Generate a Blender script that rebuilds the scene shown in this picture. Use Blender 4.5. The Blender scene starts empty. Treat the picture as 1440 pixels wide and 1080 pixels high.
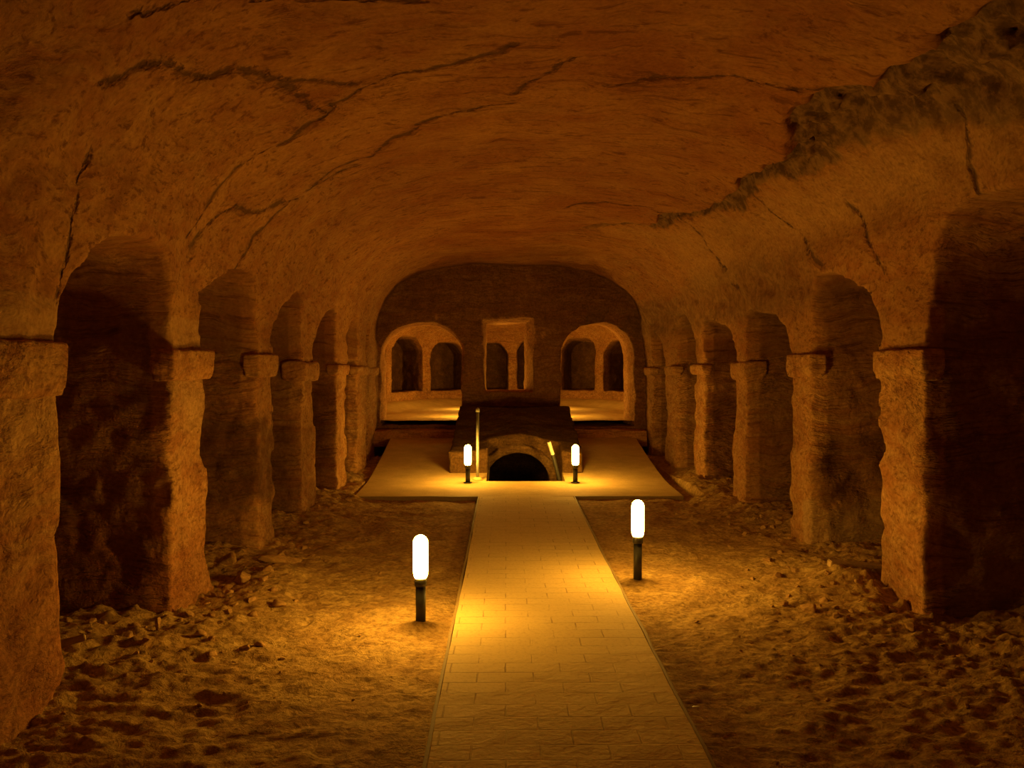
import bpy, math, random
import numpy as np
from mathutils import Vector

# ------------------------------------------------------------------ camera, world, exposure
scn = bpy.context.scene
COL = scn.collection
cam = bpy.data.objects.new('camera', bpy.data.cameras.new('camera'))
COL.objects.link(cam)
cam.location = (0, 0, 1.75)
cam.rotation_euler = (math.radians(90 - 1.10), 0, math.radians(-0.43))
cam.data.sensor_width = 36
cam.data.lens = 30
cam.data.clip_start = 0.05
scn.camera = cam
w = bpy.data.worlds.new('world'); scn.world = w; w.use_nodes = True
w.node_tree.nodes['Background'].inputs[0].default_value = (0, 0, 0, 1)
w.node_tree.nodes['Background'].inputs[1].default_value = 0
scn.view_settings.view_transform = 'Standard'
scn.view_settings.look = 'None'
scn.view_settings.gamma = 1
scn.view_settings.exposure = 0.88
scn.view_settings.use_curve_mapping = False
LAMP_COL = (1.0, 0.50, 0.055)
LAMP_E = 105.0

rnd = random.Random(7)

# ------------------------------------------------------------------ noise in numpy
def _h(i, j, k, seed):
    n = (i.astype(np.uint32) * np.uint32(374761393) + j.astype(np.uint32) * np.uint32(668265263)
         + k.astype(np.uint32) * np.uint32(2147483647 - 59) + np.uint32(seed * 1013904223 & 0xffffffff))
    n = (n ^ (n >> np.uint32(13))) * np.uint32(1274126177)
    n = n ^ (n >> np.uint32(16))
    return n.astype(np.float32) / np.float32(4294967295.0) * 2 - 1

def vnoise(x, y, z, seed=0):
    fx, fy, fz = np.floor(x), np.floor(y), np.floor(z)
    i, j, k = fx.astype(np.int64), fy.astype(np.int64), fz.astype(np.int64)
    u, v, t = (x - fx), (y - fy), (z - fz)
    u = u * u * (3 - 2 * u); v = v * v * (3 - 2 * v); t = t * t * (3 - 2 * t)
    r = 0
    for a in (0, 1):
        for b in (0, 1):
            for c in (0, 1):
                r = r + _h(i + a, j + b, k + c, seed) * (u if a else 1 - u) * (v if b else 1 - v) * (t if c else 1 - t)
    return r

def fbm(x, y, z, octs=3, seed=0, gain=0.5):
    s = 0; a = 1
    for o in range(octs):
        s = s + a * vnoise(x * 2 ** o + 13.7 * o, y * 2 ** o + 5.1 * o, z * 2 ** o + 9.3 * o, seed + o)
        a *= gain
    return s

def sstep(a, b, x):
    t = np.clip((x - a) / (b - a), 0, 1)
    return t * t * (3 - 2 * t)

# ------------------------------------------------------------------ mesh building
def mesh_obj(name, V, Q, mat, parent=None, attr=None, smooth=True, crack=None):
    me = bpy.data.meshes.new(name)
    V = np.asarray(V, np.float32); Q = np.asarray(Q, np.int32)
    k = Q.shape[1]
    me.vertices.add(len(V)); me.vertices.foreach_set('co', V.ravel())
    me.loops.add(len(Q) * k); me.loops.foreach_set('vertex_index', Q.ravel())
    me.polygons.add(len(Q)); me.polygons.foreach_set('loop_start', np.arange(0, len(Q) * k, k, dtype=np.int32))
    me.update(calc_edges=True)
    me.polygons.foreach_set('use_smooth', np.full(len(Q), smooth))
    if attr is not None:
        a = me.color_attributes.new('geo', 'FLOAT_COLOR', 'POINT')
        a.data.foreach_set('color', np.asarray(attr, np.float32).ravel())
    if crack is not None:
        a = me.attributes.new('crack', 'FLOAT', 'POINT'); a.data.foreach_set('value', np.asarray(crack, np.float32))
    me.materials.append(mat)
    me.validate()
    o = bpy.data.objects.new(name, me); COL.objects.link(o)
    if parent: o.parent = parent
    return o

def surface_nets(F, xs, ys, zs):
    S = F < 0
    n = S[:-1, :-1, :-1].astype(np.uint8)
    for a in (0, 1):
        for b in (0, 1):
            for c in (0, 1):
                if a + b + c:
                    n += S[a:S.shape[0] - 1 + a, b:S.shape[1] - 1 + b, c:S.shape[2] - 1 + c]
    act = np.argwhere((n > 0) & (n < 8)); del n
    ci, cj, ck = act.T
    cs = F.shape
    key = (ci * cs[1] + cj) * cs[2] + ck
    P = np.zeros((len(act), 3), np.float64); cnt = np.zeros(len(act))
    X = [xs[ci], xs[ci + 1]]; Y = [ys[cj], ys[cj + 1]]; Z = [zs[ck], zs[ck + 1]]
    f = {(a, b, c): F[ci + a, cj + b, ck + c].astype(np.float64) for a in (0, 1) for b in (0, 1) for c in (0, 1)}
    for p in list(f):
        for ax in range(3):
            if p[ax] == 0:
                q = list(p); q[ax] = 1; q = tuple(q)
                m = (f[p] < 0) != (f[q] < 0)
                t = np.where(m, f[p] / np.where(m, f[p] - f[q], 1), 0)
                c0 = [X[p[0]], Y[p[1]], Z[p[2]]]; c1 = [X[q[0]], Y[q[1]], Z[q[2]]]
                for d in range(3):
                    P[:, d] += np.where(m, c0[d] + (c1[d] - c0[d]) * t, 0)
                cnt += m
    P /= cnt[:, None]
    quads = []
    for ax in range(3):
        sl0 = [slice(None)] * 3; sl1 = [slice(None)] * 3
        sl0[ax] = slice(0, -1); sl1[ax] = slice(1, None)
        e = np.argwhere(S[tuple(sl0)] != S[tuple(sl1)])
        o1, o2 = [(1, 2), (2, 0), (0, 1)][ax]
        ok = (e[:, o1] > 0) & (e[:, o2] > 0) & (e[:, o1] < cs[o1] - 1) & (e[:, o2] < cs[o2] - 1)
        e = e[ok]
        inside = S[tuple(e.T)]                 # near end is air
        ks = []
        for d1, d2 in ((1, 1), (0, 1), (0, 0), (1, 0)):
            c = e.copy(); c[:, o1] -= d1; c[:, o2] -= d2
            ks.append(np.searchsorted(key, (c[:, 0] * cs[1] + c[:, 1]) * cs[2] + c[:, 2]))
        q = np.stack(ks, 1)
        q[inside] = q[inside][:, ::-1]         # normals look into the air
        quads.append(q)
    return P, np.concatenate(quads)

def submesh(name, P, Q, mask, mat, attr=None, parent=None, crack=None):
    q = Q[mask]
    if not len(q): return None
    u, inv = np.unique(q, return_inverse=True)
    return mesh_obj(name, P[u], inv.reshape(q.shape), mat, parent, None if attr is None else attr[u], True, None if crack is None else crack[u])

def empty(name, loc, label=None, cat=None, group=None, rz=0):
    o = bpy.data.objects.new(name, None); COL.objects.link(o)
    o.location = loc; o.rotation_euler = (0, 0, rz); o.empty_display_size = 0.1
    if label: tag(o, label, cat, group)
    return o
def tag(o, label, cat, group=None):
    o['label'] = label; o['category'] = cat
    if group: o['group'] = group
    return o
def struct(o, label=None):
    o['kind'] = 'structure'
    if label: o['label'] = label
    return o

# ------------------------------------------------------------------ materials
class NT:
    def __init__(s, name):
        s.m = bpy.data.materials.new(name); s.m.use_nodes = True
        s.t = s.m.node_tree; s.t.nodes.clear()
        s.out = s.n('ShaderNodeOutputMaterial')
    def n(s, typ, **kw):
        x = s.t.nodes.new(typ)
        for k, v in kw.items(): setattr(x, k, v)
        return x
    def l(s, a, b): s.t.links.new(a, b)
    def put(s, sock, v):
        if hasattr(v, 'default_value') or hasattr(v, 'links'): s.l(v, sock)
        else: sock.default_value = v
    def math(s, op, a, b=0.0, c=0.0, clamp=False):
        x = s.n('ShaderNodeMath', operation=op, use_clamp=clamp)
        for i, v in enumerate((a, b, c)): s.put(x.inputs[i], v)
        return x.outputs[0]
    def vmath(s, op, a, b=None, sc=None):
        x = s.n('ShaderNodeVectorMath', operation=op)
        s.put(x.inputs[0], a)
        if b is not None: s.put(x.inputs[1], b)
        if sc is not None: s.put(x.inputs['Scale'], sc)
        return x.outputs['Value'] if op in ('LENGTH', 'DOT_PRODUCT', 'DISTANCE') else x.outputs[0]
    def pos(s):
        return s.n('ShaderNodeNewGeometry').outputs['Position']
    def map(s, v, scale=(1, 1, 1), rot=(0, 0, 0)):
        x = s.n('ShaderNodeMapping'); s.l(v, x.inputs[0])
        x.inputs['Scale'].default_value = scale; x.inputs['Rotation'].default_value = rot
        return x.outputs[0]
    def noise(s, v, scale, detail=4, rough=0.55, dist=0.0):
        x = s.n('ShaderNodeTexNoise'); s.l(v, x.inputs['Vector'])
        x.inputs['Scale'].default_value = scale; x.inputs['Detail'].default_value = detail
        x.inputs['Roughness'].default_value = rough; x.inputs['Distortion'].default_value = dist
        return x.outputs[0]
    def vor(s, v, scale, feature='F1'):
        x = s.n('ShaderNodeTexVoronoi', feature=feature); s.l(v, x.inputs['Vector'])
        x.inputs['Scale'].default_value = scale
        return x.outputs['Distance']
    def rng(s, v, a, b, c=0.0, d=1.0, smooth=False):
        x = s.n('ShaderNodeMapRange'); s.put(x.inputs[0], v)
        if smooth: x.interpolation_type = 'SMOOTHSTEP'
        for i, q in enumerate((a, b, c, d)): x.inputs[i + 1].default_value = q
        return x.outputs[0]
    def mix(s, f, a, b, mode='MIX'):
        x = s.n('ShaderNodeMix', data_type='RGBA', blend_type=mode)
        s.put(x.inputs[0], f)
        for i, v in ((6, a), (7, b)):
            if isinstance(v, tuple) and len(v) == 3: v = v + (1,)
            s.put(x.inputs[i], v)
        return x.outputs[2]
    def bump(s, h, strength, dist, prev=None):
        x = s.n('ShaderNodeBump'); s.l(h, x.inputs['Height'])
        x.inputs['Strength'].default_value = strength; x.inputs['Distance'].default_value = dist
        if prev is not None: s.l(prev, x.inputs['Normal'])
        return x.outputs[0]
    def bsdf(s, col, rough=0.9, normal=None, spec=0.2, metal=0.0):
        x = s.n('ShaderNodeBsdfPrincipled')
        s.put(x.inputs['Base Color'], col if not (isinstance(col, tuple) and len(col) == 3) else col + (1,))
        s.put(x.inputs['Roughness'], rough)
        x.inputs['Specular IOR Level'].default_value = spec
        x.inputs['Metallic'].default_value = metal
        if normal is not None: s.l(normal, x.inputs['Normal'])
        s.l(x.outputs[0], s.out.inputs[0])
        return s.m

CRACKS = [
 [(-1.89, 4.09, 3.16), (-1.69, 4.64, 3.32), (-1.36, 5.13, 3.48), (-0.98, 5.59, 3.6)],
 [(0.04, 5.11, 3.68), (-0.5, 5.47, 3.66), (-0.89, 5.66, 3.61), (-1.25, 5.91, 3.52), (-1.56, 6.07, 3.39), (-1.9, 6.01, 3.15), (-2.1, 6.02, 2.88), (-2.2, 5.94, 2.62)],
 [(0.05, 6.19, 3.68), (-0.48, 6.38, 3.66), (-1.13, 7.11, 3.56), (-1.63, 7.26, 3.36), (-1.86, 7.46, 3.18), (-2.0, 6.97, 3.03), (-2.13, 6.25, 2.82), (-2.2, 6.08, 2.62)],
 [(-1.23, 7.36, 3.53), (-1.74, 7.34, 3.28), (-2.02, 7.35, 3.01), (-2.21, 7.19, 2.54)],
 [(0.04, 5.95, 3.68), (0.27, 5.6, 3.68), (0.39, 5.35, 3.68)],
 [(0.71, 5.78, 3.68), (1.12, 5.67, 3.65), (1.39, 5.61, 3.62), (1.82, 5.64, 3.52), (2.14, 5.26, 3.38)],
 [(2.27, 8.03, 3.3), (2.56, 7.91, 3.01), (2.73, 7.46, 2.68)],
 [(2.48, 4.89, 3.12), (2.62, 4.95, 2.93), (2.73, 4.93, 2.68)],
 [(2.1, 9.95, 3.4), (2.61, 10.48, 2.95), (2.75, 9.72, 2.62)],
 [(2.6, 6.66, 2.95), (2.72, 6.48, 2.71), (2.78, 6.41, 2.48)],
 [(0.43, 10.48, 3.68), (1.24, 10.02, 3.64), (2.06, 9.94, 3.42)],
 [(-2.13, 4.37, 2.8), (-2.24, 4.35, 2.42), (-2.25, 4.28, 2.16)],
 [(-1.33, 5.16, 3.49), (-1.24, 5.85, 3.53)],
 [(-1.61, 3.83, 3.37), (-1.11, 4.32, 3.57), (-0.41, 4.52, 3.66)],
]

def rock_material(name, tan, red, cracks=False, band=1.0, bumpk=1.0, mott=.45):
    """sandstone. geo attribute: R = dark water stain and painted niche shade, G = grey broken rock, B = pale patch, A = red bedding"""
    t = NT(name)
    p = t.pos()
    at = t.n('ShaderNodeAttribute', attribute_name='geo')
    sp = t.n('ShaderNodeSeparateColor'); t.l(at.outputs['Color'], sp.inputs[0])
    damp_shade, grey, pale, redm = sp.outputs[0], sp.outputs[1], sp.outputs[2], at.outputs['Alpha']
    warp = t.vmath('SCALE', t.vmath('SUBTRACT', t.n_noise_col(p, 1.3), (0.5, 0.5, 0.5)), sc=0.35)
    pw = t.vmath('ADD', p, warp)
    bed = t.noise(t.map(pw, (0.55, 2.2, 7.0), (0.16, 0.10, 0.25)), 1.7, 4, 0.62)
    streak = t.noise(t.map(pw, (0.5, 5.0, 11.0), (0.12, 0.06, 0.18)), 2.6, 4, 0.7)
    blot = t.noise(p, 1.7, 3, 0.6)
    lines = t.noise(t.map(pw, (0.7, 4.0, 8.0), (0.10, 0.05, 0.42)), 4.2, 3, 0.55)
    lines = t.rng(t.math('ABSOLUTE', t.math('SUBTRACT', lines, .5)), 0.0, .022, 1, 0)
    lines = t.math('MULTIPLY', lines, t.rng(t.noise(p, 1.1, 3, .6), .46, .62))
    fine = t.noise(p, 34, 4, 0.65)
    c = t.mix(t.math('MULTIPLY', t.rng(bed, 0.36, 0.62), 0.75), tan, red)
    c = t.mix(t.math('MULTIPLY', redm, 0.8, clamp=True), c, red)
    c = t.mix(t.rng(blot, 0.42, 0.72, 0, 0.55), c, (tan[0] * 1.25, tan[1] * 1.25, tan[2] * 1.1))
    c = t.mix(t.math('MULTIPLY', t.rng(streak, 0.53, 0.66), 0.8 * band), c, (red[0] * .42, red[1] * .40, red[2] * .4))
    c = t.mix(t.math('MULTIPLY', lines, .65 * band), c, (red[0] * .3, red[1] * .3, red[2] * .3))
    c = t.mix(t.rng(t.noise(p, 13, 4, .72), 0.36, 0.56, mott, 0), c, (red[0] * .45, red[1] * .42, red[2] * .4))
    c = t.mix(t.rng(fine, 0.36, 0.6, .1 + mott, 0), c, (red[0] * .3, red[1] * .3, red[2] * .3))
    gn = t.mix(t.rng(t.noise(p, 11, 3, 0.7), .42, .58), (.12, .07, .035), (.28, .17, .085))
    c = t.mix(grey, c, gn)
    c = t.mix(pale, c, t.mix(t.rng(fine, .35, .65), (.42, .26, .12), (.60, .42, .21)))
    dn = t.math('MULTIPLY', damp_shade, t.rng(t.noise(p, 5, 4, 0.6), .3, .6, .7, 1.0))
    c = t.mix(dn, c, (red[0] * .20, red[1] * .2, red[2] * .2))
    h1 = t.noise(pw, 5.5, 5, 0.62)
    nrm = t.bump(h1, 0.8 * bumpk, 0.04)
    nrm = t.bump(streak, 0.8 * bumpk, 0.025, nrm)
    nrm = t.bump(t.math('MULTIPLY', lines, -1.0), 0.6 * bumpk, 0.02, nrm)
    if cracks:
        ca = t.n('ShaderNodeAttribute', attribute_name='crack')
        dmin = t.math('ADD', ca.outputs['Fac'], t.math('MULTIPLY', t.math('SUBTRACT', t.noise(p, 14, 4, .6), .5), .05))
        dmin = t.math('MAXIMUM', dmin, 0.0)
        wd = t.rng(t.noise(p, 2.6, 4, .65), .40, .62, 0.006, 0.042)
        ck = t.math('SUBTRACT', 1.0, t.math('DIVIDE', dmin, wd), clamp=True)
        ck = t.rng(ck, 0, .6)
        c = t.mix(t.math('MULTIPLY', ck, 0.72), c, (.06, .03, .012))
        nrm = t.bump(t.rng(t.math('DIVIDE', dmin, t.math('MULTIPLY', wd, 2.2)), 0, 1, 0, 1, True), 0.9, 0.04, nrm)
    t.bsdf(c, 0.92, nrm, 0.12)
    return t.m
def _nnc(s, v, scale):
    x = s.n('ShaderNodeTexNoise'); s.l(v, x.inputs['Vector']); x.inputs['Scale'].default_value = scale
    x.inputs['Detail'].default_value = 3
    return x.outputs['Color']
NT.n_noise_col = _nnc

TAN = (.48, .265, .10); RED = (.36, .14, .045)
M_ceil = rock_material('ceiling_sandstone', TAN, RED, True, 1.0, .6, .20)
M_wall = rock_material('wall_sandstone', TAN, RED, False, 0.8)
M_pil = rock_material('pillar_sandstone', (.60, .36, .15), (.44, .17, .055), False, 0.9, 1.2, .32)
M_apse = rock_material('choir_sandstone', (.55, .32, .13), (.42, .18, .06), False, 0.8)

M_block = rock_material('dark_crypt_stone', (.15, .085, .03), (.095, .048, .017), False, .6)
M_ring = rock_material('arch_ring_stone', (.20, .125, .05), (.12, .06, .025), False, .4)

def sand_material():
    t = NT('loose_sand'); p = t.pos()
    n1 = t.noise(p, 3.0, 6, .6); n2 = t.noise(p, 26, 6, .68); n3 = t.noise(p, 120, 3, .6)
    c = t.mix(t.rng(n1, .38, .62), (.50, .31, .11), (.66, .45, .17))
    c = t.mix(t.rng(n2, .38, .56, .6, 0), c, (.17, .095, .03))
    c = t.mix(t.rng(t.noise(p, 11, 5, .7), .36, .52, .4, 0), c, (.17, .09, .03))
    nr = t.bump(t.noise(p, 8, 6, .65, .6), .8, .05)
    nr = t.bump(n2, .8, .02, nr)
    nr = t.bump(n3, .4, .004, nr)
    return t.bsdf(c, .95, nr, .1)
M_sand = sand_material()

def brick_material():
    t = NT('walkway_bricks'); p = t.pos()
    wob = t.vmath('SCALE', t.vmath('SUBTRACT', t.n_noise_col(p, 7.0), (0.5, 0.5, 0.5)), sc=0.012)
    q = t.vmath('ADD', p, wob)
    b = t.n('ShaderNodeTexBrick'); t.l(q, b.inputs['Vector'])
    b.inputs['Color1'].default_value = (.62, .46, .19, 1); b.inputs['Color2'].default_value = (.68, .51, .22, 1)
    b.inputs['Mortar'].default_value = (.36, .24, .10, 1)
    b.inputs['Scale'].default_value = 1; b.inputs['Mortar Size'].default_value = .005
    b.inputs['Mortar Smooth'].default_value = .5; b.inputs['Bias'].default_value = 0
    b.inputs['Brick Width'].default_value = .30; b.inputs['Row Height'].default_value = .148
    b.offset = .5
    dust = t.noise(p, 3.2, 5, .6)
    c = t.mix(t.rng(dust, .36, .56, 0, .92), b.outputs['Color'], (.66, .49, .205))
    c = t.mix(t.rng(t.noise(p, 40, 4, .7), .3, .5, .3, 0), c, (.25, .14, .06))
    h = t.math('SUBTRACT', 1.0, b.outputs['Fac'])
    h = t.math('MULTIPLY', h, t.rng(dust, .42, .62, 1, .15))
    nr = t.bump(h, .6, .008)
    nr = t.bump(t.noise(p, 30, 5, .65), .5, .008, nr)
    return t.bsdf(c, .85, nr, .2)
M_brick = brick_material()

def slab_material():
    t = NT('dusty_paving'); p = t.pos()
    c = t.mix(t.rng(t.noise(p, 4, 6, .6), .35, .65), (.54, .38, .15), (.66, .48, .20))
    c = t.mix(t.rng(t.noise(p, 45, 4, .7), .3, .5, .35, 0), c, (.22, .13, .06))
    nr = t.bump(t.noise(p, 35, 5, .65), .5, .01)
    return t.bsdf(c, .88, nr, .18)
M_slab = slab_material()

def plain(name, col, rough=.6, metal=0.0, spec=.4, n=0.25, ns=40):
    t = NT(name); p = t.pos()
    f = t.noise(p, ns, 4, .6)
    c = t.mix(t.rng(f, .35, .65, n, 0), col, tuple(v * .45 for v in col))
    return t.bsdf(c, rough, t.bump(f, .2, .003), spec, metal)
M_pole = plain('black_painted_metal', (.03, .028, .024), .45)
M_kerb = plain('pale_edging', (.30, .21, .09), .8)
M_paint = plain('white_paint', (.75, .72, .6), .5)
M_iron = plain('grey_pipe', (.24, .24, .19), .5)
M_stone = rock_material('rubble_stone', (.58, .37, .16), (.48, .28, .11), False, .2, .8, .3)
M_wood = plain('dry_timber', (.55, .38, .18), .8, n=.6, ns=25)
t = NT('lamp_diffuser')
e = t.n('ShaderNodeEmission'); e.inputs[0].default_value = LAMP_COL + (1,); e.inputs[1].default_value = LAMP_E
t.l(e.outputs[0], t.out.inputs[0]); M_glow = t.m

# ------------------------------------------------------------------ the cave as one field, cut into its pieces afterwards
LEFT = [(1.0, 2.0), (3.2, 4.28), (5.77, 6.43), (7.76, 8.27), (9.47, 10.08), (11.35, 12.05), (13.0, 13.8), (14.75, 16.3)]
RIGHT = [(0.5, 1.4), (2.4, 3.55), (5.69, 6.35), (7.78, 8.3), (9.86, 10.4), (12.04, 12.7), (13.8, 14.5), (15.25, 16.3)]
YEND = 16.0
def wallx(y):
    l = -2.25 - .16 * sstep(13.5, 15.5, y)
    r = 2.80 - .18 * sstep(13.5, 15.5, y)
    return l, r
def ramp(y):      # top of the paved platform
    return .13 + .38 * np.clip((y - 12) / 4, 0, 1.2) ** 1.3

xs = np.arange(-4.05, 4.65, .03)
zs = np.arange(-.30, 4.1, .03)
ys = np.concatenate([np.arange(-5, 2.6, .10), np.arange(2.6, 8.4, .026), np.arange(8.4, 17.2, .04), np.arange(17.2, 25.6, .07)])
FIS = np.array([(2.46, 2.0), (2.46, 4.02), (2.40, 4.42), (2.37, 5.1), (2.29, 5.74), (2.25, 6.44), (2.24, 7.31), (2.21, 8.6), (2.07, 9.78), (1.72, 10.96), (1.2, 11.7), (.9, 12.4)])
def fis_d(x, y):    # signed distance in plan from the ceiling's fault line, + towards the right wall
    d = np.full(np.shape(x), 9.0, np.float32); sg = np.ones_like(d)
    for a, b in zip(FIS[:-1], FIS[1:]):
        v = b - a; L2 = v @ v
        t = np.clip(((x - a[0]) * v[0] + (y - a[1]) * v[1]) / L2, 0, 1)
        px = x - a[0] - t * v[0]; py = y - a[1] - t * v[1]
        q = np.hypot(px, py); m = q < d
        d = np.where(m, q, d); sg = np.where(m, np.sign(px * v[1] - py * v[0]), sg)
    return d * sg

def field(X, Y, Z):
    wl, wr = wallx(Y)
    x0 = (wl + wr) / 2; a = (wr - wl) / 2
    n = 2.8; b = 1.68
    ax = np.abs(X - x0) / a; az = np.maximum(Z - 2.0, 0) / b
    r = (ax ** n + az ** n) ** (1 / n)
    nave = (r - 1) * np.where(Z > 2, 1.7, a)
    nave = np.maximum(nave, np.maximum(Y - YEND, -4.6 - Y))
    D = nave
    for side, lst, back in ((-1, LEFT, -3.62), (1, RIGHT, 4.35)):
        for (n0, f0), (n1, f1) in zip(lst[:-1], lst[1:]):
            ya, yb = f0, n1
            mid = (ya + yb) / 2; hw = (yb - ya) / 2
            sel = (ys > ya - .6) & (ys < yb + .6)
            if not sel.any(): continue
            Xs, Ys, Zs = X, Y[:, sel], Z
            zsn = 1.90; hh = .66
            if side == 1 and mid < 5: hh = .82
            if side == 1 and 8 < mid < 12: hh = .52
            flare = .022 * sstep(.7, .0, Zs)      # pillars widen at the foot
            sh = (.74 if mid > 6.5 else .22) * hw      # crown of each arch sits towards its far pillar
            tn = (Ys - (mid + sh)) / np.where(Ys < mid + sh, hw + sh, hw - sh)
            ex = np.where(tn < 0, 1.95, 2.6 if mid > 6.5 else 3.2)
            rr = (np.abs(tn) ** ex + (np.maximum(Zs - zsn, 0) / hh) ** ex) ** (1 / ex)
            d = np.where(Zs > zsn, (rr - 1) * min(hw, hh), np.abs(Ys - mid) - hw) + flare
            if side == -1: d = np.maximum(d, np.maximum(back - Xs, Xs + 1.9))
            else: d = np.maximum(d, np.maximum(Xs - back, 2.4 - Xs))
            D[:, sel] = np.minimum(D[:, sel], d)
    # openings through the end wall
    def opening(xl, xr, zb, zspr, ztop, taper, y0, y1):
        k = np.clip((Y - YEND) / .8, 0, 1) * taper
        c = (xl + xr) / 2 - (k if taper > .03 else 0) * .9; h = (xr - xl) / 2 - k
        if ztop - zspr > .25:
            rr = np.sqrt(((X - c) / h) ** 2 + (np.maximum(Z - zspr, 0) / (ztop - zspr)) ** 2)
            d = np.where(Z > zspr, (rr - 1) * (ztop - zspr), np.abs(X - c) - h)
        else:
            d = np.maximum(np.abs(X - c) - h, Z - ztop - .05 * (X - c))
        d = np.maximum(d, zb - Z)
        return np.maximum(d, np.maximum(y0 - Y, Y - y1))
    D = np.minimum(D, opening(-2.36, -.83, .66, 1.98, 2.56, .02, 15.7, 17.2))
    D = np.minimum(D, opening(1.05, 2.42, .66, 1.98, 2.60, .05, 15.7, 17.2))
    D = np.minimum(D, opening(-.38, .50, 1.31, 2.55, 2.62, .07, 15.7, 17.2))
    # choir beyond: rounded room with tall niches between pilasters
    dx = (X - .2); dy = (Y - 19.5)
    dome = (np.maximum(Z - 2.35, 0) / .95) ** 2
    re = np.sqrt((dx / 3.2) ** 2 + (dy / 4.6) ** 2 + dome)
    room = np.maximum((re - 1) * 2.2, 16.85 - Y)
    D = np.minimum(D, room)
    th = np.degrees(np.arctan2(dx / 3.2, dy / 4.6))
    re2 = np.sqrt((dx / 3.2) ** 2 + (dy / 4.6) ** 2)
    for c in (-85.5, -59, -34, -11.5, 11.5, 34, 59, 84):
        hwid = 9.2 if abs(c) < 50 else 11.0
        dd = np.abs(th - c) * .062 - hwid * .062
        top = 2.45 + .10 * (c % 7 > 3)
        dd = np.maximum(dd, np.maximum(1.13 - Z, Z - top + .9 * np.maximum(np.abs(th - c) / hwid - .4, 0) ** 2))
        dd = np.maximum(dd, np.maximum((re2 - 1.28) * 3, (.9 - re2) * 3))
        D = np.minimum(D, dd)
    return D

F = np.empty((len(xs), len(ys), len(zs)), np.float32)
yall = ys
CH = 60
for s in range(0, len(yall), CH):
    ys = yall[s:s + CH].astype(np.float32)
    X = xs[:, None, None].astype(np.float32); Y = ys[None, :, None]; Z = zs[None, None, :].astype(np.float32)
    D = field(X, Y, Z)
    near = np.argwhere(np.abs(D) < .30)
    i, j, k = near.T
    px, py, pz = xs[i].astype(np.float32), ys[j], zs[k].astype(np.float32)
    big = fbm(px * .75, py * .75, pz * .75, 2, 3)
    med = fbm(px * 3.0, py * 2.6, pz * 3.4, 3, 11)
    # bedded strata: ledges stepping with height
    sc = pz + .10 * px - .05 * py
    strata = vnoise(px * .8, py * .8, sc * 7, 31)
    low = sstep(2.3, 1.7, pz)
    tool = sstep(2.2, 2.5, pz) * sstep(3.05, 2.75, pz) * sstep(6.3, 8.5, py) * (px > 1.2)
    dn = .050 * big * (1 - .55 * low) + .018 * med * (1 + .35 * low + .8 * tool) + .013 * strata * (.5 + .4 * low)
    dn = dn + .010 * fbm(px * 9, py * 9, pz * 9, 2, 14) * (.5 + .8 * low)
    chip = fbm(px * 1.6 + 4, py * 1.6, pz * 1.3, 3, 51)
    dn = dn - .06 * np.maximum(chip - .6, 0) * low
    ceil = sstep(2.65, 3.05, pz)
    fd = fis_d(px, py) + .10 * fbm(px * 2, py * 2, pz * 2, 5, 71, .6)
    wdt = .09 + .15 * sstep(8, 4.0, py)
    act = sstep(12.4, 10.8, py) * ceil * (px > .5) * (py < 15)
    rec = np.exp(-(fd / wdt) ** 4) * (.07 + .06 * fbm(px * 6, py * 6, pz * 6, 3, 88)) + .05 * np.exp(-((fd + wdt * .8) / .035) ** 2) - .045 * sstep(-.05, .04, fd) * sstep(9.5, 8, py) * 0 + .05 * sstep(-.03, .03, fd) * sstep(1.6, .3, fd)
    dn = dn - rec * act
    D[i, j, k] += np.where(py > 16.3, dn * .7, dn)
    F[:, s:s + CH] = D
ys = yall
P, Q = surface_nets(F, xs, ys, zs)
del F

# geology per vertex
x, y, z = P.T.astype(np.float32)
n1 = fbm(x * 1.1, y * 1.1, z * 1.1, 3, 91); n2 = fbm(x * 4, y * 4, z * 4, 3, 95)
damp_shade = np.zeros(len(P), np.float32); grey = damp_shade.copy(); pale = damp_shade.copy(); red = damp_shade.copy()
wl, wr = wallx(y)
inL = (x < wl + .25) & (y < 16); inR = (x > wr - .25) & (y < 16)
def lerp_mask(cond, m):
    return np.where(cond, m, 0)
def box_stain(x0, x1, y0, y1, z0, z1, soft=.12, wob=.10):
    q = n2 * wob
    return (sstep(x0 - soft, x0 + soft, x + q) * sstep(x1 + soft, x1 - soft, x + q) * sstep(y0 - soft, y0 + soft, y)
            * sstep(y1 + soft, y1 - soft, y) * sstep(z0 - soft, z0 + soft, z + q) * sstep(z1 + soft, z1 - soft, z + q))
damp_shade = np.maximum(damp_shade, .8 * box_stain(-3.8, -2.16, 7.5, 8.5, .45, 1.33, .07))     # lower half of the third left pillar
damp_shade = np.maximum(damp_shade, .75 * box_stain(-3.8, -2.30, 9.2, 10.2, -.3, 1.2, .2))
damp_shade = np.maximum(damp_shade, .8 * box_stain(-3.8, -2.35, 11.2, 12.2, -.3, 1.5, .2))
damp_shade = np.maximum(damp_shade, .8 * box_stain(2.92, 4.5, 7.5, 8.4, .55, 1.22, .06))
damp_shade = np.maximum(damp_shade, .5 * box_stain(2.92, 4.5, 7.5, 8.4, 1.9, 2.6, .1))
damp_shade = np.maximum(damp_shade, .5 * sstep(2.7, 2.0, z) * ((x < wl - .15) | (x > wr + .15)) * (y < 16))  # shade of the side niches painted into the rock colour
damp_shade = np.maximum(damp_shade, .22 * sstep(.1, .9, n1) * (z < 2.2))
damp_shade = np.maximum(damp_shade, .55 * sstep(15.6, 15.9, y) * (y < 16.06))                   # darker face of the end wall
pale = np.maximum(pale, .8 * box_stain(2.70, 3.50, 7.5, 7.95, -.3, .52, .05))
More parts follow.
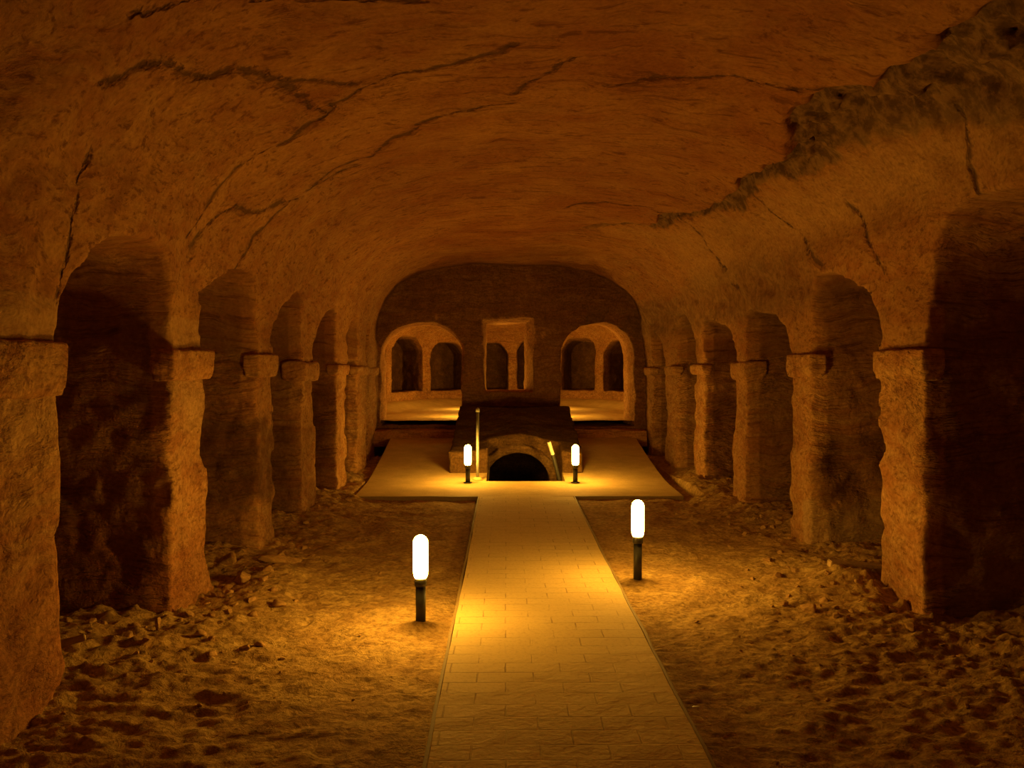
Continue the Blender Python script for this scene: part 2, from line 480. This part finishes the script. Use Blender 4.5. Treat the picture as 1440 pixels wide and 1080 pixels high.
pale = np.maximum(pale, .7 * box_stain(3.15, 3.62, 9.5, 9.75, .0, .55, .08))
pale = np.maximum(pale, .5 * box_stain(3.05, 3.50, 5.5, 5.75, -.3, .62, .08))
pale = np.maximum(pale, .5 * box_stain(-2.52, -2.3, 7.6, 7.9, 1.78, 1.98, .04))
tool = sstep(2.15, 2.4, z) * sstep(3.05, 2.8, z + .1 * n1) * sstep(6.6, 8.8, y) * (x > 1.5) * (y < 16)
grey = np.maximum(grey, .6 * tool)
fd = fis_d(x, y) + .10 * fbm(x * 2, y * 2, z * 2, 5, 71, .6)
act = sstep(12.4, 11.2, y) * sstep(2.65, 3.0, z) * (x > .5)
grey = np.maximum(grey, act * sstep(1.12, .92, np.abs(fd - .02) / (.09 + .15 * sstep(8, 4.0, y))) * .95)
damp_shade = np.maximum(damp_shade, .85 * (y > 17) * sstep(1.03, 1.1, np.sqrt(((x - .2) / 3.2) ** 2 + ((y - 19.5) / 4.6) ** 2)) * (z < 2.5))  # choir niches darkened in colour, standing in for their shade
red = (z > 2.7) * sstep(.0, -.25, fd) * (.72 + .5 * n1) * sstep(-2.1, -1.0, x) * (y < 16)
red = np.maximum(red, .85 * sstep(1.0, .65, z + .3 * n1 + .12 * (y - 5)) * (y < 7) * (x < 0) * (z < 1.9))
pale = np.maximum(pale, .45 * sstep(1.25, 1.5, z + .25 * n1) * (z < 2.1) * (y < 7) * (x < 0) * (x > -2.6))
pale = np.maximum(pale, act * sstep(.1, .3, fd) * .38)
ATT = np.stack([np.clip(damp_shade, 0, 1), np.clip(grey, 0, 1), np.clip(pale, 0, 1), np.clip(red, 0, 1)], 1)

def unroll(px, py, pz):
    return np.stack([np.arctan2(px - .275, pz - 1.2) * 2.1, py], -1)
WP = unroll(x, y, z) + np.stack([.065 * fbm(x * 3.2, y * 3.2, z * 3.2, 4, 300 + i) for i in range(2)], 1)
CRK = np.full(len(P), .3, np.float32)
for pl in CRACKS:
    uv = unroll(*np.array(pl, np.float32).T)
    for a, b in zip(uv[:-1], uv[1:]):
        v = b - a
        tt = np.clip((WP - a) @ v / (v @ v), 0, 1)
        CRK = np.minimum(CRK, np.linalg.norm(WP - a - tt[:, None] * v, axis=1))
CRK = np.where(z > 2.0, CRK, .3)
fc = P[Q].mean(1); fx, fy, fz = fc.T
used = np.zeros(len(Q), bool)
ZS = 1.88
ORD = ['nearest', 'second', 'third', 'fourth', 'fifth', 'sixth', 'seventh']
DESC_L = ['broad banded sandstone pillar cut off by the left edge of the photo',
          'left pillar of sandstone with a flared foot, rubble heap at its base, beyond the front left lamp',
          'left pillar dark and water stained on its lower half, pale above, third along the left side',
          'left pillar with a slab shaped cap jutting out, fourth along the left side',
          'slender knobbly left pillar brightly lit, its foot near the front corner of the paved platform',
          'rounded low lit left pillar beside the platform, last but one before the end wall',
          'narrow left pillar merging into the end wall beside the left archway']
DESC_R = ['near right pillar outside the frame edge with a rough face',
          'tall rough grey brown right pillar nearest in view with a plank at its foot',
          'right pillar with a pale worn patch low on its broad side',
          'right pillar with a smooth block cap and a dark joint around it, third in view on the right',
          'slim pale right pillar between two dark niches, fourth in view on the right',
          'right pillar beside the back of the platform, fifth in view on the right',
          'thin right pillar meeting the end wall beside the right archway']

def impost(name, x0, x1, y0, y1, z0, z1, mat, parent, seed):
    """rough hewn cap block: small field of its own"""
    s = .018 if y0 < 9 else .03
    m = .08
    X1 = np.arange(x0 - m, x1 + m, s); Y1 = np.arange(y0 - m, y1 + m, s); Z1 = np.arange(z0 - m, z1 + m, s)
    X, Y, Z = [a.astype(np.float32) for a in np.meshgrid(X1, Y1, Z1, indexing='ij')]
    cx, cy, cz = (x0 + x1) / 2, (y0 + y1) / 2, (z0 + z1) / 2
    # slight inward chamfer at the bottom
    tp = .015 * sstep(z0 + .10, z0, Z)
    qx = np.abs(X - cx) - (x1 - x0) / 2 + tp + .012; qy = np.abs(Y - cy) - (y1 - y0) / 2 + tp + .012; qz = np.abs(Z - cz) - (z1 - z0) / 2 + .012
    d = np.sqrt(np.maximum(qx, 0) ** 2 + np.maximum(qy, 0) ** 2 + np.maximum(qz, 0) ** 2) + np.minimum(np.maximum(np.maximum(qx, qy), qz), 0) - .012
    d = d + .011 * fbm(X * 6, Y * 5, Z * 5, 3, seed)
    Pp, Qq = surface_nets(-d.astype(np.float32), X1, Y1, Z1)
    at = np.zeros((len(Pp), 4), np.float32)
    return mesh_obj(name, Pp, Qq, mat, parent, at)

for side, lst, desc in ((-1, LEFT[1:], DESC_L), (1, RIGHT[1:], DESC_R)):
    for i, (n0, f0) in enumerate(lst):
        if side == -1: m = (fx < -1.95) & (fx > -3.50)
        else: m = (fx > 2.35) & (fx < 4.22)
        ylim0 = n0 - .28; ylim1 = min(f0 + .28, 15.93)
        m = m & (fy > ylim0) & (fy < ylim1) & (fz < ZS) & ~used
        used |= m
        wx = float(wallx(np.array((n0 + f0) / 2))[0 if side == -1 else 1])
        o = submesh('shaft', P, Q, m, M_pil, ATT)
        root = empty('rock_pillar', (wx, (n0 + f0) / 2, 0), desc[i], 'pillar', 'rock cut pillars on the %s side' % ('left' if side == -1 else 'right'))
        if o is not None:
            o.parent = root; o.location = (-wx, -(n0 + f0) / 2, 0)
        pr = .05
        jut = {3: .10}.get(i, 0) if side == -1 else {3: .09}.get(i, 0)
        hz = .215 if i < 4 else .15
        if side == -1: a = (wx - .12 - jut, wx + pr)
        else: a = (wx - pr, wx + .12 + jut)
        if side == -1 and i == 0: hz = .27
        zt = 1.875 - (0.02 * i if i > 2 else 0)
        y1c = min(f0 + pr, 15.98)
        c = impost('impost', a[0], a[1], n0 - .07, y1c, zt - hz, zt, M_pil, root, 200 + i + side * 20)
        c.location = (-wx, -(n0 + f0) / 2, 0)

# window reveals, wall pieces
def take(name, m, mat):
    global used
    m = m & ~used; used |= m
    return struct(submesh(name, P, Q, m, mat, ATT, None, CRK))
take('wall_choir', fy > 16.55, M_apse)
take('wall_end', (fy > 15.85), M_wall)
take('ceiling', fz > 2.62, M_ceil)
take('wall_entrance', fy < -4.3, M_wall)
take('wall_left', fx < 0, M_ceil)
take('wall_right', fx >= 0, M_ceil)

# ------------------------------------------------------------------ sand floor
LAMPS = [(-.56, 5.60), (1.03, 6.62), (-.53, 11.95), (.98, 11.95)]
def ground_z(x, y):
    base = .02 + .055 * sstep(5, 10.5, y) + .02 * sstep(5.8, 6.6, y) * (x > 0)
    wl, wr = wallx(y)
    dw = np.minimum(x - wl, wr - x)
    heap = .10 * sstep(.75, -.05, dw) * (.6 + .5 * fbm(x * 1.2, y * 1.2, x * 0, 2, 5)) 
    inn = sstep(.1, -.5, dw) * .04
    rub = np.exp(-(((x + 1.85) / .35) ** 2 + ((y - 6.6) / .8) ** 2)) * .08 + np.exp(-(((x - 2.45) / .45) ** 2 + ((y - 6.5) / .9) ** 2)) * .07
    px = np.minimum(np.abs(x + .36), np.abs(x - .88)); inp = (x > -.36) & (x < .88)
    flat = sstep(.0, .45, np.where(inp, 0, px))
    rough = .4 + .9 * sstep(.2, 1.3, np.where(inp, 0, px)) * (.6 + .4 * sstep(7.5, 5, y)) + .8 * sstep(.6, 0, dw)
    q = .020 * fbm(x * 2.6, y * 2.6, x * 0, 2, 21) * flat
    r = fbm(x * 9 + .6 * vnoise(x * 3, y * 3, x * 0, 9), y * 12, x * 0, 4, 23, .6)
    q = q + (.011 * r - .010 * np.maximum(np.abs(vnoise(x * 5, y * 5, x * 0, 27)) - .45, 0)) * rough
    lump = np.maximum(fbm(x * 19, y * 21, x * 0, 2, 41) - .35, 0) * .022 * (sstep(.75, .1, dw) + .35)
    q = q + .006 * np.maximum(vnoise(x * 26, y * 30, x * 0, 43), -.2) * rough
    z = base + heap + inn + rub + q + lump
    # footprints, shallow
    for (lx, ly) in LAMPS[:2]:
        z = z + .045 * np.exp(-(((x - lx) / .11) ** 2 + ((y - ly) / .11) ** 2)) * (1 + .3 * r)
    # stays below the walkway and the platform
    z = np.where(inp, np.minimum(z, .02), z)
    z = np.where((x > -1.98) & (x < 2.5) & (y > 10.75), np.minimum(z, .05), z)
    return z
def grid_obj(name, gx, gy, zf, mat, hole=None):
    X, Y = np.meshgrid(gx, gy, indexing='ij')
    Z = zf(X.astype(np.float32), Y.astype(np.float32))
    V = np.stack([X, Y, Z], -1).reshape(-1, 3)
    n, m = len(gx), len(gy)
    I, J = np.meshgrid(np.arange(n - 1), np.arange(m - 1), indexing='ij')
    a = (I * m + J)
    q = np.stack([a, a + m, a + m + 1, a + 1], -1)
    if hole is not None:
        cx = (gx[:-1] + gx[1:]) / 2; cy = (gy[:-1] + gy[1:]) / 2
        CX, CY = np.meshgrid(cx, cy, indexing='ij')
        q = q[~hole(CX, CY)]
    return mesh_obj(name, V, q.reshape(-1, 4), mat, None)
gy = np.concatenate([np.arange(-4.9, 3.2, .12), np.arange(3.2, 7, .017), np.arange(7, 10.8, .026), np.arange(10.8, 16.3, .06)])
gx = np.arange(-3.9, 4.6, .022)
PX0, PX1, PY0, PY1 = -.27, .84, 12.1, 13.35      # stair pit
hole = lambda X, Y: (X > -.88) & (X < 1.2) & (Y > 12.2) & (Y < 16)
struct(grid_obj('floor', gx, gy, ground_z, M_sand, hole))

# choir floor, a step higher
gyc = np.arange(16.12, 24.6, .08); gxc = np.arange(-3.9, 4.3, .06)
def choir_z(x, y):
    r = np.sqrt(((x - .2) / 3.2) ** 2 + ((y - 19.5) / 4.6) ** 2)
    return .75 + .16 * sstep(.78, 1.0, r) * (y > 19) + .012 * fbm(x * 3, y * 3, x * 0, 3, 61)
o = struct(grid_obj('floor_choir', gxc, gyc, choir_z, M_slab))

# ------------------------------------------------------------------ solids with thickness from a plan
def box_mesh(name, x0, x1, y0, y1, zb, zt, mat, parent=None, seg=.12, noise=.004, seed=1, bev=.01, taper=None):
    """gridded box, top follows zt(y) if callable; slightly uneven"""
    import bmesh
    bm = bmesh.new()
    bmesh.ops.create_cube(bm, size=1)
    nx = max(1, int((x1 - x0) / seg)); ny = max(1, int((y1 - y0) / seg))
    for v in bm.verts:
        v.co.x = x0 if v.co.x < 0 else x1; v.co.y = y0 if v.co.y < 0 else y1; v.co.z = 0 if v.co.z < 0 else 1
    for ax, lo, hi, n in ((0, x0, x1, nx), (1, y0, y1, ny)):
        for i in range(1, n):
            c = [0, 0, 0]; c[ax] = lo + (hi - lo) * i / n
            nn = [0, 0, 0]; nn[ax] = 1
            bmesh.ops.bisect_plane(bm, geom=bm.verts[:] + bm.edges[:] + bm.faces[:], plane_co=c, plane_no=nn)
    V = np.array([v.co[:] for v in bm.verts], np.float32)
    nz = fbm(V[:, 0] * 3, V[:, 1] * 3, V[:, 2] * 3, 2, seed) * noise
    for v, d in zip(bm.verts, nz):
        top = v.co.z > .5
        t_ = zt(v.co.y) if callable(zt) else zt
        if taper: v.co.x = taper(v.co.x, v.co.y)
        v.co.z = t_ + d if top else zb
        v.co.x += d; v.co.y += d
    if bev:
        es = [e for e in bm.edges if e.calc_face_angle(0) > .9]
        bmesh.ops.bevel(bm, geom=es, offset=bev, segments=2, affect='EDGES', profile=.6)
    bm.normal_update()
    me = bpy.data.meshes.new(name); bm.to_mesh(me); bm.free()
    me.materials.append(mat)
    o = bpy.data.objects.new(name, me); COL.objects.link(o)
    if parent: o.parent = parent
    return o

# central brick walkway with kerb strips
walk = box_mesh('brick_walkway', -.33, .855, -3.0, 10.78, -.05, lambda y: .10 + .03 * float(sstep(7, 10.7, y)), M_brick, None, .2, .004, 3, .004)
tag(walk, 'straight pale brick walkway running down the middle of the cave floor', 'walkway')
walk['kind'] = 'structure'
for xa, xb in ((-.35, -.331), (.856, .875)):
    k = box_mesh('kerb', xa, xb, -3.0, 10.78, -.05, lambda y: .098 + .03 * float(sstep(7, 10.7, y)), M_kerb, walk, .3, .005, 5, .003)

# paved platform (cross arm), slightly rising to the end wall, with the stair pit left open
root = empty('paved_platform', (0, 10.7, 0), 'broad dusty paved platform crossing in front of the crypt arch and end wall', 'platform')
root['kind'] = 'structure'
def tp(xx, yy):
    k = (yy - 10.7) / 5.3
    return xx + (-.22 * k if xx < -1 else (.16 * k if xx > 1.5 else 0))
rt = lambda yy: float(ramp(yy))
for nm, a in (('slab', (-1.90, -.28, 10.72, 16.0)), ('slab', (.85, 2.24, 10.72, 16.0)), ('slab', (-.28, .85, 10.72, 12.12))):
    o = box_mesh(nm, a[0], a[1], a[2], a[3], -.1, rt, M_slab, root, .2, .002, 9, 0, tp)
    o.location = (0, -10.7, 0)
for a in ((-1.9, -.351), (.876, 2.24)):
    o = box_mesh('edge_strip', a[0], a[1], 10.69, 10.73, -.1, .131, M_kerb, root, .3, .003, 5, .003); o.location = (0, -10.7, 0)
# step at the foot of the end wall under each archway
for nm, a, lab in (('step', (-2.42, -.84), 'long low stone step in front of the left archway sill'), ('step', (1.12, 2.60), 'long low stone step in front of the right archway sill')):
    o = box_mesh('stone_step', a[0], a[1], 15.62, 16.06, .3, .60, M_pil, None, .15, .015, 17, .015)
    tag(o, lab, 'step'); o['kind'] = 'structure'

# ------------------------------------------------------------------ crypt entrance block
s = .028
X1 = np.arange(-1.05, 1.40, s); Y1 = np.arange(12.0, 16.25, .04); Z1 = np.arange(-1.5, 1.05, s)
X, Y, Z = [a.astype(np.float32) for a in np.meshgrid(X1, Y1, Z1, indexing='ij')]
zt = .47 + .20 * np.maximum(Y - 12.75, 0) + .16 * np.exp(-((X - .19) / .5) ** 2)
box = np.maximum(np.maximum(-.84 - .0 * (Y - 12.3) - X, X - 1.16 - .0 * (Y - 12.3)), np.maximum(np.maximum(12.75 - Y, Y - 15.90), Z - zt))
pit = np.maximum(np.maximum(PX0 - X, X - PX1), np.maximum(Y - 13.2, np.float32(-1.3) - Z))
cx, cz = .19, -.02
ra = np.sqrt((X - cx) ** 2 * .84 + (np.maximum(Z - cz, 0)) ** 2)
rr = np.where(Z > cz, ra, np.abs(X - cx) * .917)
tun = np.maximum(np.maximum(rr - .47, 13.0 - Y), np.maximum(Y - 15.3, -1.2 - Z))
ring = np.maximum(np.maximum(rr - .575, .455 - rr), np.maximum(13.14 - Y, Y - 13.4))
solid = np.maximum(box, -pit)
solid = np.maximum(solid, -tun)
solid = np.minimum(solid, ring)
for k in range(5):          # steps going down
    st = np.maximum(np.maximum(PX0 - .05 - X, X - PX1 - .05), np.maximum(np.maximum(12.2 + .22 * k - Y, Y - (12.45 + .22 * k)), Z - (-.12 - .22 * k)))
    solid = np.minimum(solid, st)
solid = solid + .014 * fbm(X * 4, Y * 4, Z * 4, 3, 77)
Pb, Qb = surface_nets(-solid.astype(np.float32), X1, Y1, Z1)
at = np.zeros((len(Pb), 4), np.float32)
fcb = Pb[Qb].mean(1)
rc = np.sqrt((fcb[:, 0] - .19) ** 2 * .84 + np.maximum(fcb[:, 2] + .02, 0) ** 2)
mr = (rc > .45) & (rc < .60) & (fcb[:, 1] > 13.0) & (fcb[:, 1] < 13.35) & (fcb[:, 2] > -.02)
root = empty('crypt_entrance', (.17, 12.3, .2), 'low dark stone block with a round arch over the stairs down to the crypt', 'crypt entrance')
for nm, m, mt in (('surround', ~mr, M_block), ('arch_ring', mr, M_ring)):
    o = submesh(nm, Pb, Qb, m, mt, at, root); o.location = (-.17, -12.3, -.2)

# ------------------------------------------------------------------ lathe helper
def lathe(name, prof, mat, parent=None, seg=32, loc=(0, 0, 0)):
    V = []; Qs = []
    for r, z_ in prof:
        for i in range(seg):
            a = 2 * math.pi * i / seg
            V.append((r * math.cos(a), r * math.sin(a), z_))
    for k in range(len(prof) - 1):
        for i in range(seg):
            j = (i + 1) % seg
            Qs.append((k * seg + i, k * seg + j, (k + 1) * seg + j, (k + 1) * seg + i))
    o = mesh_obj(name, V, Qs, mat, parent)
    o.location = loc
    return o

def bollard(x, y, z0, pole_h, label, group='glowing bollard lamps'):
    root = empty('bollard_lamp', (x, y, z0), label, 'lamp', group)
    h = pole_h
    if y > 8: lathe('base_flange', [(.0005, .014), (.055, .014), (.06, .010), (.06, -.02), (.0005, -.02)], M_pole, root)
    lathe('pole', [(.0005, 0), (.033, 0), (.033, h - .05), (.0005, h - .05)], M_pole, root)
    lathe('collar', [(.0005, h - .052), (.038, h - .052), (.041, h - .048), (.041, h - .004), (.038, h), (.0005, h)], M_pole, root)
    r = .049; g = .285
    prof = [(.0005, h + .001), (.038, h + .001), (r * .95, h + .02), (r, h + .05)]
    prof += [(r, h + g - .05)] + [(r * math.cos(a), h + g - .05 + .05 * math.sin(a)) for a in [math.pi / 2 * k / 6 for k in range(1, 6)]] + [(.0005, h + g)]
    d = lathe('diffuser', prof, M_glow, root, 20)
    d['label'] = 'white hot glowing diffuser tube'
    return root
bollard(-.56, 5.60, .05, .315, 'glowing bollard lamp standing in the sand left of the walkway, nearest the camera')
bollard(1.03, 6.62, .10, .335, 'glowing bollard lamp standing in the sand right of the walkway')
bollard(-.53, 11.95, .13, .255, 'small glowing bollard lamp on the platform, left of the crypt arch')
bollard(.98, 11.95, .13, .255, 'small glowing bollard lamp on the platform, right of the crypt arch')
bollard(-.80, 17.45, .76, .255, 'glowing bollard lamp in the choir behind the left side of the central pier')
bollard(.98, 17.45, .76, .255, 'glowing bollard lamp in the choir behind the right side of the central pier')
bollard(-.82, 20.6, .76, .255, 'added unseen bollard lamp further back in the choir, left of its middle')  # this and the next: unseen pair added to brighten the choir niches
bollard(1.02, 20.6, .76, .255, 'added unseen bollard lamp further back in the choir, right of its middle')

# upright pipe and slanted handrail at the stair pit
pr = empty('upright_pipe', (-.40, 12.22, .13), 'tall thin pale upright pipe beside the left far lamp and crypt arch', 'pipe')
lathe('pipe', [(.0005, 0), (.021, 0), (.021, 1.0), (.0005, 1.0)], M_iron, pr, 16)
lathe('pipe_cap', [(.0005, .985), (.028, .985), (.028, 1.03), (.0005, 1.05)], M_iron, pr, 16)
lathe('foot', [(.0005, .0), (.09, .0), (.05, .045), (.0005, .05)], M_slab, pr, 12)

def tube(name, a, b, r, mat, parent=None, seg=12):
    a = Vector(a); b = Vector(b); d = (b - a).normalized()
    u = d.orthogonal().normalized(); v = d.cross(u)
    V = []
    for c in (a, b):
        for i in range(seg):
            t_ = 2 * math.pi * i / seg
            V.append(c + u * r * math.cos(t_) + v * r * math.sin(t_))
    V += [a, b]
    me = bpy.data.meshes.new(name)
    fs = [(i, (i + 1) % seg, seg + (i + 1) % seg, seg + i) for i in range(seg)]
    fs += [(2 * seg, (i + 1) % seg, i) for i in range(seg)] + [(2 * seg + 1, seg + i, seg + (i + 1) % seg) for i in range(seg)]
    me.from_pydata([tuple(q) for q in V], [], fs); me.update(); me.materials.append(mat)
    o = bpy.data.objects.new(name, me); COL.objects.link(o)
    if parent: o.parent = parent
    return o
hr = empty('handrail', (.70, 12.6, .1), 'short slanted handrail with a white upper end at the right side of the crypt arch', 'handrail')
tube('rail', (.0, .02, .36), (.10, .02, -.03), .028, M_pole, hr)
tube('white_tip', (-.06, .0, .55), (.0, .02, .36), .028, M_paint, hr)['label'] = 'white painted end of the rail'

# ------------------------------------------------------------------ rubble, planks, litter
import bmesh
def stone_mesh(seed, flat=.6):
    r = random.Random(seed)
    bm = bmesh.new(); bmesh.ops.create_icosphere(bm, subdivisions=3, radius=1)
    planes = [(Vector((r.gauss(0, 1), r.gauss(0, 1), r.gauss(0, 1))).normalized(), r.uniform(.45, .8)) for _ in range(12)]
    for v in bm.verts:
        for n, d in planes:
            k = v.co.dot(n)
            if k > d: v.co -= n * (k - d)
    V = np.array([v.co[:] for v in bm.verts], np.float32)
    nz = fbm(V[:, 0] * 2, V[:, 1] * 2, V[:, 2] * 2, 3, seed) * .07
    for v, d in zip(bm.verts, nz):
        v.co *= 1 + float(d); v.co.z *= flat
    me = bpy.data.meshes.new('stone'); bm.to_mesh(me); bm.free()
    me.materials.append(M_stone); me.polygons.foreach_set('use_smooth', [True] * len(me.polygons))
    return me
SM = [stone_mesh(100 + i, f) for i, f in enumerate((.55, .7, .45, .8, .6, .5))]
gz = lambda a, b: float(ground_z(np.array([a], np.float32), np.array([b], np.float32))[0])
PLACED = []
def free(x, y, s):
    return all((x - a) ** 2 + (y - b) ** 2 > (s + c) ** 2 * .9 for a, b, c in PLACED)
def stone(x, y, s, label, group=None, k=None, sc=(1, 1, 1), rot=None, sink=.25, mesh=None):
    k = rnd.randrange(len(SM)) if k is None else k
    PLACED.append((x, y, s * max(sc)))
    o = bpy.data.objects.new('rubble_stone', SM[k]); COL.objects.link(o)
    o.scale = (s * sc[0], s * sc[1], s * sc[2])
    o.rotation_euler = rot or (rnd.uniform(-.4, .4), rnd.uniform(-.4, .4), rnd.uniform(0, 6.3))
    o.location = (x, y, gz(x, y) + s * sc[2] * (.45 - sink))
    tag(o, label, 'stone', group)
    return o
stone(-2.03, 6.62, .10, 'squarish pale brown stone block in the rubble behind the second left pillar', None, 3, (1.1, .9, 1.0))
stone(-1.86, 6.52, .05, 'small rounded stone right beside the squarish block in the left rubble', None, 1)
stone(-1.95, 7.3, .15, 'long flat pale slab of stone lying beside the foot of the third left pillar', None, 2, (1.5, .6, .7), (0.05, .1, .45))
stone(-1.62, 6.05, .065, 'pale rounded stone at the right edge of the left rubble heap', None, 0)
stone(-2.33, 7.15, .12, 'large dull stone in the shade between two left pillars', None, 4)
stone(-1.52, 5.25, .042, 'lone stone casting a dark shadow on the sand left of the front lamp', None, 1)
stone(-1.75, 5.05, .05, 'dark stone on the sand before the second left pillar', None, 4)
stone(-2.20, 5.38, .05, 'small upright pointed stone in front of the second left pillar', None, 3, (.6, .6, 1.6), (0, 0, .4), -.1)
stone(2.10, 5.85, .075, 'reddish stone in front of the plank by the nearest right pillar', None, 4)
for (cx, cy, sx, sy, n, s0, s1, lab, grp) in (
    (-1.95, 5.95, .22, .45, 34, .015, .055, 'small sandstone rubble heaped at the foot of the second left pillar', 'rubble by the second left pillar'),
    (-2.7, 5.35, .45, .12, 22, .02, .05, 'small stones lining the dark foot of the first left niche', 'stones in the first left niche'),
    (-2.05, 7.7, .25, .5, 16, .015, .05, 'scattered stones near the third left pillar', 'stones by the third left pillar'),
    (2.35, 6.3, .28, .55, 38, .015, .05, 'small rubble scattered around the foot of the nearest right pillar', 'rubble by the nearest right pillar'),
    (2.55, 8.9, .25, .8, 18, .02, .05, 'scattered stones along the foot of the right arcade beyond the pale patched pillar', 'stones along the right arcade'),
    (3.2, 5.0, .5, .3, 14, .02, .045, 'stones on the ground inside the dark nearest right niche', 'stones in the nearest right niche'),
    (-1.7, 4.6, .5, .5, 22, .008, .022, 'pebbles strewn on the sand in the left foreground', 'pebbles in the left foreground'),
    (2.0, 4.9, .5, .6, 24, .008, .022, 'pebbles strewn on the sand in the right foreground', 'pebbles in the right foreground')):
    for _ in range(n):
        a = cx + rnd.gauss(0, 1) * sx; b = cy + rnd.gauss(0, 1) * sy
        wl_, wr_ = wallx(np.array(b))
        inpil = any((n0 - .1 < b < f0 + .1) for n0, f0 in (LEFT if cx < 0 else RIGHT))
        if inpil: a = max(a, wl_ + .12) if cx < 0 else min(a, wr_ - .12)
        if -.45 < a < .98: continue
        sz = rnd.uniform(s0, s1)
        if not free(a, b, sz) or (abs(a - 2.74) < .25 and abs(b - 6.62) < .15): continue
        stone(a, b, sz, lab, grp)

def plank(x, y, z, L, wd, th, rot, label):
    bm = bmesh.new(); bmesh.ops.create_cube(bm, size=1)
    for v in bm.verts: v.co = Vector((v.co.x * L, v.co.y * wd, v.co.z * th))
    bmesh.ops.bevel(bm, geom=bm.edges[:], offset=th * .12, segments=2, affect='EDGES')
    me = bpy.data.meshes.new('plank'); bm.to_mesh(me); bm.free(); me.materials.append(M_wood)
    o = bpy.data.objects.new('wooden_plank', me); COL.objects.link(o)
    o.location = (x, y, z); o.rotation_euler = rot
    tag(o, label, 'plank'); return o
plank(2.74, 6.62, .20, .42, .10, .055, (0, .08, -.05), 'pale plank end sticking out left of the nearest right pillar')
plank(-2.42, 4.62, .25, .26, .03, .035, (0, -.2, .3), 'thin pale plank end poking out from behind the nearest left pillar')

def scrap(x, y, z, s, label):
    me = SM[2].copy(); me.materials.clear(); me.materials.append(M_paint)
    o = bpy.data.objects.new('paper_scrap', me); COL.objects.link(o)
    o.location = (x, y, z); o.scale = (s, s * .6, s * .25); o.rotation_euler = (0, 0, .3)
    tag(o, label, 'litter')
scrap(.955, 4.25, .045, .026, 'small white scrap on the sand just right of the walkway in the foreground')
scrap(-.78, 10.3, .09, .02, 'tiny white scrap on the sand left of the walkway before the platform')
